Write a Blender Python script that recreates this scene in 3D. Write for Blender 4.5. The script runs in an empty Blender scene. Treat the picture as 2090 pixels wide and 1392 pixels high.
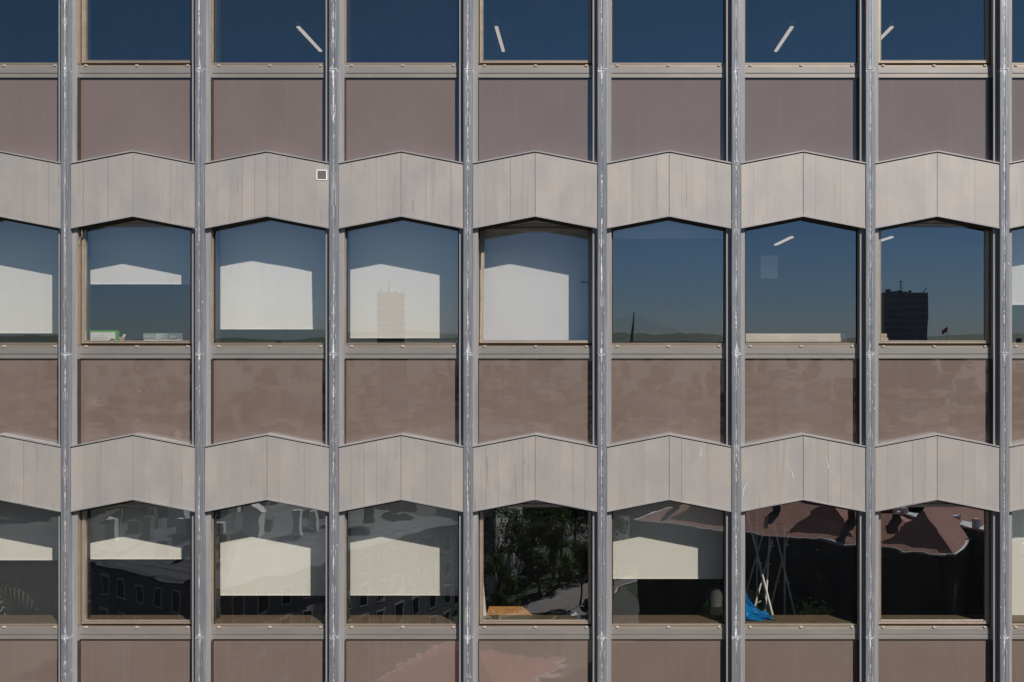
import bpy, bmesh, math, random
from mathutils import Vector, Matrix
R = math.radians
random.seed(11)
sc = bpy.context.scene
COL = sc.collection

# ------------------------------------------------------------------ camera, sky, sun
S = 182.64            # photo pixels per metre on the front plane of the facade (y = 0)
D = 11.0              # camera distance from that plane
E = 45.0              # eye height above the street
cam_d = bpy.data.cameras.new('camera')
cam = bpy.data.objects.new('camera', cam_d); COL.objects.link(cam)
cam.location = (0, -D, E); cam.rotation_euler = (R(90), 0, 0)
cam_d.sensor_width = 36; cam_d.lens = 36 * S * D / 2090.0
cam_d.shift_x = -150 / 2090.0; cam_d.shift_y = -11 / 2090.0
cam_d.clip_start = 0.1; cam_d.clip_end = 20000
sc.camera = cam

SUN_DIR = Vector((0.73, -1.0, 1.17)).normalized()      # towards the sun
w = bpy.data.worlds.new("World"); sc.world = w; w.use_nodes = True
wn = w.node_tree; wn.nodes.clear()
sky = wn.nodes.new('ShaderNodeTexSky'); sky.sky_type = 'NISHITA'; sky.sun_disc = False
sky.sun_elevation = math.asin(SUN_DIR.z); sky.sun_rotation = math.atan2(SUN_DIR.x, SUN_DIR.y)
sky.altitude = 200; sky.air_density = 1.0; sky.dust_density = 0.0; sky.ozone_density = 2.5
bg = wn.nodes.new('ShaderNodeBackground'); bg.inputs[1].default_value = 0.026
wo = wn.nodes.new('ShaderNodeOutputWorld')
sm = wn.nodes.new('ShaderNodeMix'); sm.data_type = 'RGBA'; sm.blend_type = 'MULTIPLY'; sm.inputs[0].default_value = 1
tc_ = wn.nodes.new('ShaderNodeTexCoord'); sx_ = wn.nodes.new('ShaderNodeSeparateXYZ'); wn.links.new(tc_.outputs['Generated'], sx_.inputs[0])
mr_ = wn.nodes.new('ShaderNodeMapRange'); mr_.inputs[1].default_value = 0; mr_.inputs[2].default_value = .3; wn.links.new(sx_.outputs[2], mr_.inputs[0])
tn_ = wn.nodes.new('ShaderNodeMix'); tn_.data_type = 'RGBA'; wn.links.new(mr_.outputs[0], tn_.inputs[0])
tn_.inputs[6].default_value = (.74, .90, 1.34, 1); tn_.inputs[7].default_value = (.72, .96, 1.05, 1); wn.links.new(tn_.outputs[2], sm.inputs[7]); wn.links.new(sky.outputs[0], sm.inputs[6]); wn.links.new(sm.outputs[2], bg.inputs[0]); wn.links.new(bg.outputs[0], wo.inputs[0])
sl = bpy.data.lights.new('sun', 'SUN'); sl.energy = 5.0; sl.angle = R(0.5); sl.color = (1.0, 0.925, 0.855)
so = bpy.data.objects.new('sun', sl); COL.objects.link(so)
so.rotation_euler = (-SUN_DIR).to_track_quat('-Z', 'Y').to_euler(); so.location = (30, -40, 90)
sc.view_settings.view_transform = 'Standard'; sc.view_settings.look = 'None'
sc.view_settings.exposure = 0.28; sc.view_settings.gamma = 1.0
try:
    sc.cycles.max_bounces = 8; sc.cycles.transparent_max_bounces = 12
except Exception: pass

# ------------------------------------------------------------------ helpers
def tag(o, label=None, cat=None, group=None, kind=None):
    if label: o['label'] = label
    if cat: o['category'] = cat
    if group: o['group'] = group
    if kind: o['kind'] = kind
    return o
def empty(name, loc=(0,0,0), rz=0):
    o = bpy.data.objects.new(name, None); COL.objects.link(o)
    o.location = loc; o.rotation_euler = (0,0,rz); o.empty_display_size = .2
    return o
class MB:
    def __init__(s): s.v=[]; s.f=[]
    def poly(s, pts, faces):
        b=len(s.v); s.v += [tuple(p) for p in pts]; s.f += [tuple(b+i for i in f) for f in faces]
    def box(s, x0,x1,y0,y1,z0,z1):
        s.poly([(x0,y0,z0),(x1,y0,z0),(x1,y1,z0),(x0,y1,z0),(x0,y0,z1),(x1,y0,z1),(x1,y1,z1),(x0,y1,z1)],
               [(0,3,2,1),(4,5,6,7),(0,1,5,4),(1,2,6,5),(2,3,7,6),(3,0,4,7)])
    def prism_y(s, prof, y0, y1):            # (x,z) outline, counter-clockwise seen from -y
        n=len(prof)
        s.poly([(x,y0,z) for x,z in prof]+[(x,y1,z) for x,z in prof],
               [tuple(range(n)), tuple(range(2*n-1,n-1,-1))]+[((i+1)%n,i,i+n,(i+1)%n+n) for i in range(n)])
    def prism_z(s, prof, z0, z1):            # (x,y) outline
        n=len(prof)
        s.poly([(x,y,z0) for x,y in prof]+[(x,y,z1) for x,y in prof],
               [tuple(range(n-1,-1,-1)), tuple(range(n,2*n))]+[(i,(i+1)%n,(i+1)%n+n,i+n) for i in range(n)])
    def tube(s, a, b, r0, r1=None, n=8):
        if r1 is None: r1=r0
        a=Vector(a); b=Vector(b); d=(b-a).normalized()
        u=d.orthogonal().normalized(); v=d.cross(u)
        pts=[]
        for c,r in ((a,r0),(b,r1)):
            for i in range(n):
                t=2*math.pi*i/n; pts.append(c+u*math.cos(t)*r+v*math.sin(t)*r)
        s.poly(pts,[(i,(i+1)%n,(i+1)%n+n,i+n) for i in range(n)]+[tuple(range(n-1,-1,-1)),tuple(range(n,2*n))])
    def mesh(s, name, mat=None, smooth=False, bevel=0):
        me=bpy.data.meshes.new(name); me.from_pydata(s.v,[],s.f); me.update()
        if bevel:
            bm=bmesh.new(); bm.from_mesh(me)
            bmesh.ops.bevel(bm, geom=[e for e in bm.edges], offset=bevel, segments=1, affect='EDGES', clamp_overlap=True)
            bm.to_mesh(me); bm.free()
        if mat: me.materials.append(mat)
        if smooth:
            for p in me.polygons: p.use_smooth=True
        return me
    def build(s, name, mat=None, parent=None, loc=(0,0,0), smooth=False, bevel=0):
        return link(name, s.mesh(name,mat,smooth,bevel), parent, loc)
def link(name, me, parent=None, loc=(0,0,0), rot=(0,0,0)):
    o=bpy.data.objects.new(name, me); COL.objects.link(o); o.location=loc; o.rotation_euler=rot
    if parent: o.parent=parent
    return o

# node helpers
class NT:
    def __init__(s, name):
        s.m=bpy.data.materials.new(name); s.m.use_nodes=True; s.t=s.m.node_tree; s.t.nodes.clear()
        s.out=s.n('ShaderNodeOutputMaterial')
    def n(s, k, **kw):
        x=s.t.nodes.new(k)
        for a,b in kw.items(): setattr(x,a,b)
        return x
    def l(s,a,b): s.t.links.new(a,b)
    def val(s, sock, v):
        if isinstance(v, bpy.types.NodeSocket): s.l(v,sock)
        else: sock.default_value=v
    def math(s, op, a, b=0, c=None, clamp=False):
        x=s.n('ShaderNodeMath', operation=op, use_clamp=clamp); s.val(x.inputs[0],a); s.val(x.inputs[1],b)
        if c is not None: s.val(x.inputs[2],c)
        return x.outputs[0]
    def coord(s, k='Object'): return s.n('ShaderNodeTexCoord').outputs[k]
    def scaled(s, vec, sx,sy,sz, off=None):
        x=s.n('ShaderNodeMapping'); x.inputs['Scale'].default_value=(sx,sy,sz); s.l(vec,x.inputs[0])
        if off is not None: s.l(off,x.inputs['Location'])
        return x.outputs[0]
    def noise(s, vec, scale, detail=3, rough=.55, dist=0):
        x=s.n('ShaderNodeTexNoise'); x.inputs['Scale'].default_value=scale; x.inputs['Detail'].default_value=detail
        x.inputs['Roughness'].default_value=rough; x.inputs['Distortion'].default_value=dist
        s.l(vec,x.inputs['Vector']); return x.outputs[0]
    def ramp(s, fac, stops):
        x=s.n('ShaderNodeMapRange'); s.l(fac,x.inputs[0])
        x.inputs[1].default_value=stops[0]; x.inputs[2].default_value=stops[1]
        x.inputs[3].default_value=stops[2]; x.inputs[4].default_value=stops[3]; return x.outputs[0]
    def mix(s, fac, a, b, mode='MIX'):
        x=s.n('ShaderNodeMix', data_type='RGBA', blend_type=mode); s.val(x.inputs[0],fac)
        for i,v in ((6,a),(7,b)):
            if isinstance(v,bpy.types.NodeSocket): s.l(v,x.inputs[i])
            else: x.inputs[i].default_value=(*v,1) if len(v)==3 else v
        return x.outputs[2]
    def bump(s, h, strength, dist=.01):
        x=s.n('ShaderNodeBump'); x.inputs['Strength'].default_value=strength; x.inputs['Distance'].default_value=dist
        s.l(h,x.inputs['Height']); return x.outputs[0]
    def bsdf(s, color, rough=.6, metal=0, spec=.5, normal=None, **kw):
        x=s.n('ShaderNodeBsdfPrincipled')
        for k,v in (('Base Color',color),('Roughness',rough),('Metallic',metal),('Specular IOR Level',spec)):
            if isinstance(v,bpy.types.NodeSocket): s.l(v,x.inputs[k])
            elif k=='Base Color': x.inputs[k].default_value=(*v,1)
            else: x.inputs[k].default_value=v
        if normal is not None: s.l(normal,x.inputs['Normal'])
        for k,v in kw.items(): s.val(x.inputs[k.replace('_',' ')],v)
        return x
    def done(s, sh): s.l(sh, s.out.inputs[0]); return s.m
    def rnd(s): return s.n('ShaderNodeObjectInfo').outputs['Random']
    def rvec(s, k=37.):
        c=s.n('ShaderNodeCombineXYZ'); r=s.rnd()
        s.l(s.math('MULTIPLY',r,k),c.inputs[0]); s.l(s.math('MULTIPLY',r,k*1.7),c.inputs[1]); s.l(s.math('MULTIPLY',r,k*2.3),c.inputs[2])
        return c.outputs[0]

def simple(name, col, rough=.7, metal=0, var=.12, nscale=3., spec=.4, bump=0, emit=None):
    t=NT(name); co=t.coord(); n=t.noise(co,nscale,5)
    c=t.mix(t.ramp(n,(.3,.7,0,1)), tuple(x*(1-var) for x in col), tuple(min(1,x*(1+var)) for x in col))
    nm=t.bump(t.noise(co,nscale*8,4),bump,.01) if bump else None
    b=t.bsdf(c,rough,metal,spec,nm)
    if emit: b.inputs['Emission Color'].default_value=(*emit[:3],1); b.inputs['Emission Strength'].default_value=emit[3]
    return t.done(b.outputs[0])

M={}
def mat_chevron():
    t=NT('weathered_cladding'); co=t.coord(); rv=t.rvec()
    sep=t.n('ShaderNodeSeparateXYZ'); t.l(co,sep.inputs[0]); x=sep.outputs[0]; z=sep.outputs[2]
    rnd=t.rnd()
    # board index and joint lines
    u=t.math('ADD', t.math('DIVIDE',x,.139), t.math('ADD',t.math('MULTIPLY',rnd,.0),20.0))
    idx=t.math('FLOOR',u); fr=t.math('FRACT',u)
    wnz=t.n('ShaderNodeTexWhiteNoise', noise_dimensions='2D'); cb=t.n('ShaderNodeCombineXYZ')
    t.l(idx,cb.inputs[0]); t.l(t.math('MULTIPLY',rnd,91.7),cb.inputs[1]); t.l(cb.outputs[0],wnz.inputs['Vector'])
    w1=wnz.outputs['Value']
    wc=wnz.outputs['Color']; sc2=t.n('ShaderNodeSeparateColor'); t.l(wc,sc2.inputs[0])
    base=t.mix(t.math('ADD',t.math('MULTIPLY',w1,.6),.2), (.430,.402,.372), (.530,.488,.445))
    # broad tone change
    n1=t.noise(t.scaled(co,2,1,1.2,rv),2.0,4)
    base=t.mix(t.ramp(n1,(.38,.66,0,.75)), base, (.395,.388,.388))
    # vertical streaks
    n2=t.noise(t.scaled(co,17,1,.9,rv),1.0,3,.55)
    base=t.mix(t.ramp(n2,(.57,.80,0,.30)), base, (.22,.205,.195))
    n5=t.math('MULTIPLY',t.ramp(t.noise(t.scaled(co,46,1,1.1,rv),1.0,3,.6),(.62,.72,0,1)),t.ramp(t.noise(t.scaled(co,2.5,1,2.,rv),1.0,2),(.5,.6,0,1)))
    base=t.mix(t.math('MULTIPLY',n5,.6), base, (.15,.135,.125))
    n3=t.noise(t.scaled(co,24,1,.7,rv),1.3,3,.6)
    base=t.mix(t.ramp(n3,(.60,.80,0,.14)), base, (.47,.46,.45))
    # fine mottling
    n4=t.noise(t.scaled(co,1,1,1,rv),55,4)
    base=t.mix(t.ramp(n4,(.5,.8,0,.14)), base, (.24,.225,.21))
    # joints: some strong, some weak
    line=t.math('LESS_THAN', fr, .028)
    hi=t.math('LESS_THAN', t.math('ABSOLUTE',t.math('SUBTRACT',fr,.045)), .017)
    base=t.mix(t.math('MULTIPLY',line,t.math('POWER',sc2.outputs[1],1.6)), base, (.12,.105,.095))
    base=t.mix(t.math('MULTIPLY',hi,t.math('MULTIPLY',sc2.outputs[2],.45)), base, (.50,.48,.46))
    # spots of dropping
    vo=t.n('ShaderNodeTexVoronoi'); vo.inputs['Scale'].default_value=5; t.l(t.scaled(co,3.0,1,1,rv),vo.inputs['Vector'])
    sp=t.math('MULTIPLY',t.math('LESS_THAN',vo.outputs['Distance'],.045), t.math('GREATER_THAN',t.noise(t.scaled(co,1,1,1,rv),1.3,1),.6))
    base=t.mix(t.math('MULTIPLY',sp,.5), base, (.6,.6,.6))
    nm=t.bump(t.math('ADD',t.math('MULTIPLY',n2,.6),t.math('MULTIPLY',n4,.5)),.12,.004)
    b=t.bsdf(base,.42,.38,.4,nm); return t.done(b.outputs[0])
M['chev']=mat_chevron()

def mat_cover():     # rounded cover strips: grey aluminium with white lime streaks along the middle
    t=NT('weathered_aluminium'); co=t.coord(); rv=t.rvec()
    sep=t.n('ShaderNodeSeparateXYZ'); t.l(co,sep.inputs[0]); x=sep.outputs[0]; z=sep.outputs[2]
    n1=t.noise(t.scaled(co,40,1,1.0,rv),1.0,5,.6)
    base=t.mix(t.ramp(n1,(.35,.65,0,1)), (.215,.230,.255), (.35,.362,.382))
    n2=t.noise(t.scaled(co,60,20,5,rv),1.0,4)
    base=t.mix(t.ramp(n2,(.56,.74,0,.5)), base, (.20,.215,.24))
    rnd_=t.rnd()
    # wandering centre streak
    wob=t.math('MULTIPLY',t.math('SUBTRACT',t.noise(t.scaled(co,0,0,1.6,rv),1.0,3),.5),.035)
    dx=t.math('ABSOLUTE',t.math('SUBTRACT',x,wob))
    wid=t.ramp(t.noise(t.scaled(co,0,0,4.5,rv),1.0,5,.65),(.42,.70,0,.012))
    st=t.math('LESS_THAN',dx,wid)
    brk=t.ramp(t.noise(t.scaled(co,90,1,28,rv),1.0,4,.6),(.42,.55,0,1))
    st=t.math('MULTIPLY',st,brk)
    # second thin streak beside it
    dx2=t.math('ABSOLUTE',t.math('SUBTRACT',dx,.021))
    st2=t.math('MULTIPLY',t.math('LESS_THAN',dx2,.0022),t.ramp(t.noise(t.scaled(co,0,0,7,rv),1.0,4),(.56,.62,0,.8)))
    # crusts at the joint (object origin) and its upper end
    d1=t.math('MINIMUM',t.math('ABSOLUTE',z),t.math('ABSOLUTE',t.math('SUBTRACT',z,3.165)))
    band=t.math('MULTIPLY',t.math('LESS_THAN',t.math('ADD',d1,t.math('MULTIPLY',t.noise(t.scaled(co,45,20,10,rv),1.0,4,.7),.13)),.072),t.math('GREATER_THAN',t.noise(t.scaled(co,70,30,90,rv),1.0,3),.43))
    mid=t.math('LESS_THAN',t.math('ADD',dx,t.math('MULTIPLY',d1,.12)),.017)
    band2=t.math('MULTIPLY',mid,t.math('GREATER_THAN',t.noise(t.scaled(co,60,10,18,rv),1.0,3),.47))
    msk=t.math('MAXIMUM',t.math('MAXIMUM',st,st2),t.math('MAXIMUM',band,band2))
    msk=t.math('MULTIPLY',msk,t.ramp(t.math('FRACT',t.math('MULTIPLY',rnd_,7.3)),(0,1,.45,1)))
    # scattered spots
    vo=t.n('ShaderNodeTexVoronoi'); vo.inputs['Scale'].default_value=9; t.l(t.scaled(co,2.2,1,1,rv),vo.inputs['Vector'])
    sp=t.math('MULTIPLY',t.math('LESS_THAN',vo.outputs['Distance'],.09),t.math('GREATER_THAN',t.noise(t.scaled(co,1,1,1,rv),2.,1),.55))
    msk=t.math('MAXIMUM',msk,t.math('MULTIPLY',sp,.8))
    base=t.mix(t.math('MULTIPLY',msk,.8), base, (.70,.72,.75))
    nm=t.bump(t.math('ADD',n2,t.math('MULTIPLY',msk,1.5)),.25,.003)
    rough=t.math('ADD',.36,t.math('MULTIPLY',msk,.4))
    met=t.math('MULTIPLY',t.math('SUBTRACT',1,msk),.5)
    b=t.bsdf(base,rough,met,.5,nm); return t.done(b.outputs[0])
M['cover']=mat_cover()

def mat_box():
    t=NT('grey_aluminium'); co=t.coord(); rv=t.rvec()
    n1=t.noise(t.scaled(co,50,50,1.2,rv),1.0,5,.6)
    base=t.mix(t.ramp(n1,(.35,.7,0,1)), (.235,.237,.247), (.33,.328,.330))
    vo=t.n('ShaderNodeTexVoronoi'); vo.inputs['Scale'].default_value=7; t.l(t.scaled(co,2.5,2.5,1,rv),vo.inputs['Vector'])
    sp=t.math('MULTIPLY',t.math('LESS_THAN',vo.outputs['Distance'],.07),t.math('GREATER_THAN',t.noise(t.scaled(co,1,1,1,rv),2.,1),.55))
    base=t.mix(t.math('MULTIPLY',sp,.8),base,(.6,.6,.62))
    b=t.bsdf(base,.42,.15,.35,t.bump(n1,.1,.002)); return t.done(b.outputs[0])
M['box']=mat_box()
def mat_rail(name,c1,c2,metal,rough):
    t=NT(name); co=t.coord(); rv=t.rvec()
    n1=t.noise(t.scaled(co,2,9,9,rv),1.0,5,.6)
    base=t.mix(t.ramp(n1,(.35,.7,0,1)), c1,c2)
    n2=t.noise(t.scaled(co,1,1,2,rv),22,4)
    base=t.mix(t.ramp(n2,(.58,.78,0,.3)),base,tuple(x*.6 for x in c1))
    b=t.bsdf(base,rough,metal,.5,t.bump(n1,.08,.002)); return t.done(b.outputs[0])
M['rail']=mat_rail('sill_aluminium',(.315,.298,.278),(.37,.345,.315),.5,.42)
M['flash']=mat_rail('cap_flashing_metal',(.34,.34,.35),(.47,.455,.44),.4,.42)
M['bronze']=mat_rail('bronze_anodised_frame',(.39,.325,.262),(.47,.395,.32),.6,.42)
M['jamb']=mat_rail('dark_bronze_jamb',(.05,.038,.03),(.075,.056,.044),.3,.45)
M['inner']=simple('dark_shade_post',(.03,.028,.026),.7)
M['gasket']=simple('black_rubber',(.012,.012,.014),.6)
M['cap']=simple('drain_cap_plastic',(.40,.35,.32),.5)

def schlick(t,r0):     # reflectance of a coated sheet, the same from both sides
    r0=t.math('MULTIPLY',r0,t.math('ADD',.90,t.math('MULTIPLY',t.rnd(),.17)))
    g=t.n('ShaderNodeNewGeometry'); d=t.n('ShaderNodeVectorMath',operation='DOT_PRODUCT')
    t.l(g.outputs['Incoming'],d.inputs[0]); t.l(g.outputs['Normal'],d.inputs[1])
    c=t.math('SUBTRACT',1.0,t.math('ABSOLUTE',d.outputs['Value']))
    return t.math('ADD',r0,t.math('MULTIPLY',t.math('SUBTRACT',1.0,r0),t.math('POWER',c,5.0)))
def glass(name, T, F_ior, wob, pale_amt, refl=(1,1,1)):
    t=NT(name); co=t.coord(); rv=t.rvec()
    n=t.noise(t.scaled(co,1,1,1,rv),1.1,2,.4,.4); n2=t.noise(t.scaled(co,1,1,2.2,rv),3.2,1,.4)
    h=t.math('ADD',n,t.math('MULTIPLY',n2,.16))
    nm=t.bump(h,1.0,wob)
    fr=schlick(t,F_ior)
    tr=t.n('ShaderNodeBsdfTransparent'); tr.inputs[0].default_value=(*T,1)
    gl=t.n('ShaderNodeBsdfGlossy'); gl.inputs['Roughness'].default_value=0.0; gl.inputs[0].default_value=(*refl,1); t.l(nm,gl.inputs['Normal'])
    mx=t.n('ShaderNodeMixShader'); t.l(fr,mx.inputs[0]); t.l(tr.outputs[0],mx.inputs[1]); t.l(gl.outputs[0],mx.inputs[2])
    # dust film and dried drops
    df=t.n('ShaderNodeBsdfDiffuse'); df.inputs[0].default_value=(.5,.5,.5,1)
    d1=t.ramp(t.noise(t.scaled(co,3,1,1,rv),2.5,5,.6),(.35,.75,pale_amt*.4,pale_amt))
    vo=t.n('ShaderNodeTexVoronoi'); vo.inputs['Scale'].default_value=26; t.l(t.scaled(co,1,1,1,rv),vo.inputs['Vector'])
    dots=t.math('MULTIPLY',t.math('LESS_THAN',vo.outputs['Distance'],.10),t.math('GREATER_THAN',t.noise(t.scaled(co,1,1,1,rv),7,2),.66))
    dm=t.math('ADD',d1,t.math('MULTIPLY',dots,.22))
    mx2=t.n('ShaderNodeMixShader'); t.l(dm,mx2.inputs[0]); t.l(mx.outputs[0],mx2.inputs[1]); t.l(df.outputs[0],mx2.inputs[2])
    return t.done(mx2.outputs[0])
M['glass']=glass('window_glass',(.99,.99,.985),.375,.00045,.008,(.84,.94,1.0))
M['glassw']=glass('wavy_window_glass',(.99,.99,.95),.34,.0013,.006,(.86,.94,1.0))

def mat_spandrel():
    t=NT('brown_spandrel_glass'); co=t.coord(); rv=t.rvec()
    sep=t.n('ShaderNodeSeparateXYZ'); t.l(co,sep.inputs[0]); z=sep.outputs[2]; x=sep.outputs[0]
    n1=t.noise(t.scaled(co,1,1,1,rv),1.6,4)
    base=t.mix(t.ramp(n1,(.3,.7,0,1)), (.172,.131,.114), (.190,.148,.130))
    n2=t.noise(t.scaled(co,1,1,1,rv),60,3)
    base=t.mix(t.ramp(n2,(.45,.8,0,.12)),base,(.10,.07,.06))
    n6=t.noise(t.scaled(co,22,1,.8,rv),1.0,4,.6)
    base=t.mix(t.ramp(n6,(.5,.75,0,.22)),base,(.22,.19,.18))
    # patchy paler, bluer tone along the bottom edge, fading upwards
    low=t.ramp(t.math('SUBTRACT',z,t.math('MULTIPLY',t.math('ABSOLUTE',x),-.18)),(-.02,.0,0,0))
    edge=t.math('SUBTRACT',z,t.math('SUBTRACT',.13,t.math('MULTIPLY',t.math('ABSOLUTE',x),.195)))
    pale_amt=t.math('MULTIPLY',t.ramp(edge,(.0,.16,.75,0)),t.ramp(t.noise(t.scaled(co,6,1,14,rv),1,4),(.35,.7,.1,1)))
    base=t.mix(t.math('MULTIPLY',pale_amt,.6),base,(.21,.21,.24))
    n=t.noise(t.scaled(co,1,1,1,rv),1.4,2,.4,.5); h=t.math('ADD',n,t.math('MULTIPLY',t.noise(t.scaled(co,1,1,2.4,rv),4,1),.16))
    nm=t.bump(h,1.0,.0016)
    b=t.bsdf(base,.9,0,0.0)
    b.inputs['Coat Weight'].default_value=0
    gl=t.n('ShaderNodeBsdfGlossy'); gl.inputs['Roughness'].default_value=0.02; t.l(nm,gl.inputs['Normal'])
    fr=schlick(t,.19)
    mx=t.n('ShaderNodeMixShader'); t.l(fr,mx.inputs[0]); t.l(b.outputs[0],mx.inputs[1]); t.l(gl.outputs[0],mx.inputs[2])
    return t.done(mx.outputs[0])
M['span']=mat_spandrel()

# ------------------------------------------------------------------ facade geometry
P=1.5; F=579/S; X0=33.9/S
def px(v): return v/S
def pilx(k): return X0+P*k
KS=range(-6,6)                         # pilasters; in the photo: k=-4 (leftmost) .. k=3 (rightmost)
BAYS=range(-6,5)                       # bay k lies between pilasters k and k+1; photo bays 1..9 are k=-5..3
FL=(1,0,-1,-2)                         # 0 is the middle row of windows, at eye level
Z_BOT=E-2*F+px(150); Z_TOP=E+px(1010)+F*.3
office=tag(empty('office_building',(0,0,0)),'grey and brown modernist office block with pointed cladding bands between vertical ribs','office building')

# mullion boxes with their rounded cover strips
BW=.105; NW=.0525
me_box=None
for k in KS:
    m=MB(); m.box(-BW,BW,.055,.165,Z_BOT-E,Z_TOP-E)
    if me_box is None:
        me_box=m.mesh('mullion',M['box'],bevel=.0015)
        m=MB(); m.box(-BW+.004,BW-.004,.1655,.36,Z_BOT-E,Z_TOP-E); me_bk=m.mesh('inner_shade_post',M['inner'])  # mullion's inner part, coloured dark for shade, stops sun crossing into next bay
    mu=link('mullion',me_box,office,(pilx(k),0,E)); link('inner_shade_post',me_bk,mu)
    if k==KS[0]:
        prof=[(-NW,.056),(-NW,.007),(-.049,.002),(-.034,.0008),(-.010,0.0),(-.004,.004),(.004,.004),(.010,0.0),(.034,.0008),(.049,.002),(NW,.007),(NW,.056)]
        s=MB(); s.prism_z(prof,.003,F-.003)
        me_cov=s.mesh('cover_strip',M['cover'])
    for n in (-3,-2,-1,0,1):
        link('cover_strip',me_cov,mu,(0,0,px(543-579)+n*F))

# chevron bands
HB=P/2-NW-.0025
def zs(x, peak, end):                       # height along the slope, end at |x|=HB
    return px(peak)-(px(peak)-px(end))*abs(x)/HB
ch=MB()
for sgn in (-1,1):
    a,b=sorted((sgn*.0018, sgn*HB))
    ch.prism_y([(a,zs(a,245,220.5)),(b,zs(b,245,220.5)),(b,zs(b,373.5,349)),(a,zs(a,373.5,349))],.012,.126)
me_ch=ch.mesh('chevron_panel',M['chev'],bevel=.0015)
cp=MB()
for sgn in (-1,1):
    a,b=sorted((0, sgn*HB))
    cp.prism_y([(a,zs(a,376,351.5)),(b,zs(b,376,351.5)),(b,zs(b,378.6,354)),(a,zs(a,378.6,354))],.004,.129)
me_cp=cp.mesh('cap_flashing',M['flash'])
lp=MB()
for sgn in (-1,1):
    a,b=sorted((0, sgn*HB))
    lp.prism_y([(a,zs(a,243.3,218.8)),(b,zs(b,243.3,218.8)),(b,zs(b,246.6,222)),(a,zs(a,246.6,222))],.007,.028)
me_lp=lp.mesh('drip_edge',M['flash'])
st=MB()
for sgn in (-1,1):
    a,b=sorted((0, sgn*(P/2-BW-.002)))
    st.prism_y([(a,zs(a,240.5,216)),(b,zs(b,240.5,216)),(b,zs(b,247,222.5)),(a,zs(a,247,222.5))],.066,.082)
    st.prism_y([(a,zs(a,238.0,213.5)),(b,zs(b,238.0,213.5)),(b,zs(b,247,222.5)),(a,zs(a,247,222.5))],.104,.120)
me_st=st.mesh('soffit_shade_trim',M['jamb'])  # trim under the soffit, coloured dark to widen its band of shade
chev_objs={}
for n in (1,0,-1,-2):
    for k in BAYS:
        c=link('chevron_panel',me_ch,office,(pilx(k)+P/2,0,E+n*F))
        link('cap_flashing',me_cp,c); link('drip_edge',me_lp,c); link('soffit_shade_trim',me_st,c)
        chev_objs[(n,k)]=c

# spandrels: brown glass from the cap flashing up to the sill of the window above
SX=P/2-BW
sp=MB(); zt=px(-48); zb=px(-239); sp.box(-SX+.004,SX-.004,.133,.141,0,zt-zb)
me_sp=sp.mesh('spandrel_panel',M['span'])
sf=MB(); H=zt-zb
for sg in (-1,1):
    a,b=sorted((sg*(SX+.0005),sg*(SX-.0025))); sf.box(a,b,.058,.134,0,H)
sf.box(-SX+.006,SX-.006,.124,.134,H-.002,H+.006)
me_sf=sf.mesh('gasket',M['jamb'])
for n in (2,1,0,-1):
    for k in BAYS:
        s=link('spandrel_panel',me_sp,office,(pilx(k)+P/2,0,E+n*F+zb),(0,0,0))
        link('gasket',me_sf,s)

# sills
sl_=MB()
sl_.box(-SX,SX,.112,.16,px(-37.4),px(-24.2)); sl_.box(-SX,SX,.112,.16,px(-47.0),px(-38.9)); sl_.box(-SX,SX,.123,.155,px(-47.8),px(-24.5))
me_sill=sl_.mesh('sill',M['rail'],bevel=.0012)
cc=MB(); cc.box(-.0155,.0155,.104,.125,px(-23.9),px(-20.3)); me_cap=cc.mesh('drain_cap',M['cap'],bevel=.002)
# window frames
HEAD=px(238)
SASH={-4,-1,2}                          # openable bays: photo bays 2, 5, 8
def frame_fixed():
    m=MB()
    m.box(-SX,SX,.121,.155,px(-24.0),px(-18.6)); m.box(-SX,SX,.117,.155,px(-18.6),px(-16.2))
    for sg in (-1,1):
        a,b=sorted((sg*SX,sg*(SX-.002))); m.box(a,b,.058,.155,px(-16.2),px(300))
        a,b=sorted((sg*(SX-.002),sg*(SX-.008))); m.box(a,b,.112,.150,px(-16.2),HEAD)
    m.box(-SX,SX,.108,.155,HEAD,px(252)); m.box(-SX,SX,.085,.10,px(243.),px(300))
    return m
def frame_sash_outer():
    m=MB()
    m.box(-SX,SX,.121,.155,px(-24.0),px(-21.0))
    for sg in (-1,1):
        a,b=sorted((sg*SX,sg*(SX-.003))); m.box(a,b,.058,.155,px(-21.),px(300))
    m.box(-SX,SX,.115,.155,px(233),px(246)); m.box(-SX,SX,.095,.11,px(241),px(300))
    return m
def sash():
    m=MB(); ox=SX-.013; w_=.034; z0=0.; z1=px(231+15.6); 
    for sg in (-1,1):
        a,b=sorted((sg*ox,sg*(ox-w_))); m.box(a,b,-.030,.012,z0,z1)
        a,b=sorted((sg*(ox-w_+.004),sg*(ox-w_-.004))); m.box(a,b,-.0335,.008,z0+.03,z1-.03)
    m.box(-ox+w_,ox-w_,-.030,.012,z0,z0+w_*.82); m.box(-ox+w_,ox-w_,-.030,.012,z1-w_,z1)
    m.box(-ox,ox,-.036,-.028,z0-.002,z0+.008)
    m.box(-ox+w_-.004,ox-w_+.004,-.0335,.008,z0+w_*.82-.005,z0+w_*.82+.002)
    return m
me_ff=frame_fixed().mesh('window',M['bronze'],bevel=.001); me_fo=frame_sash_outer().mesh('window',M['bronze'],bevel=.001)
me_sash=sash().mesh('sash',M['bronze'],bevel=.0015)
pf=MB(); pf.poly([(-SX+.012,0,0),(SX-.012,0,0),(SX-.012,0,HEAD-px(-17)+.004),(-SX+.012,0,HEAD-px(-17)+.004)],[(0,1,2,3)])
me_pf=pf.mesh('pane',M['glass'])
gx=SX-.013-.031
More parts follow.
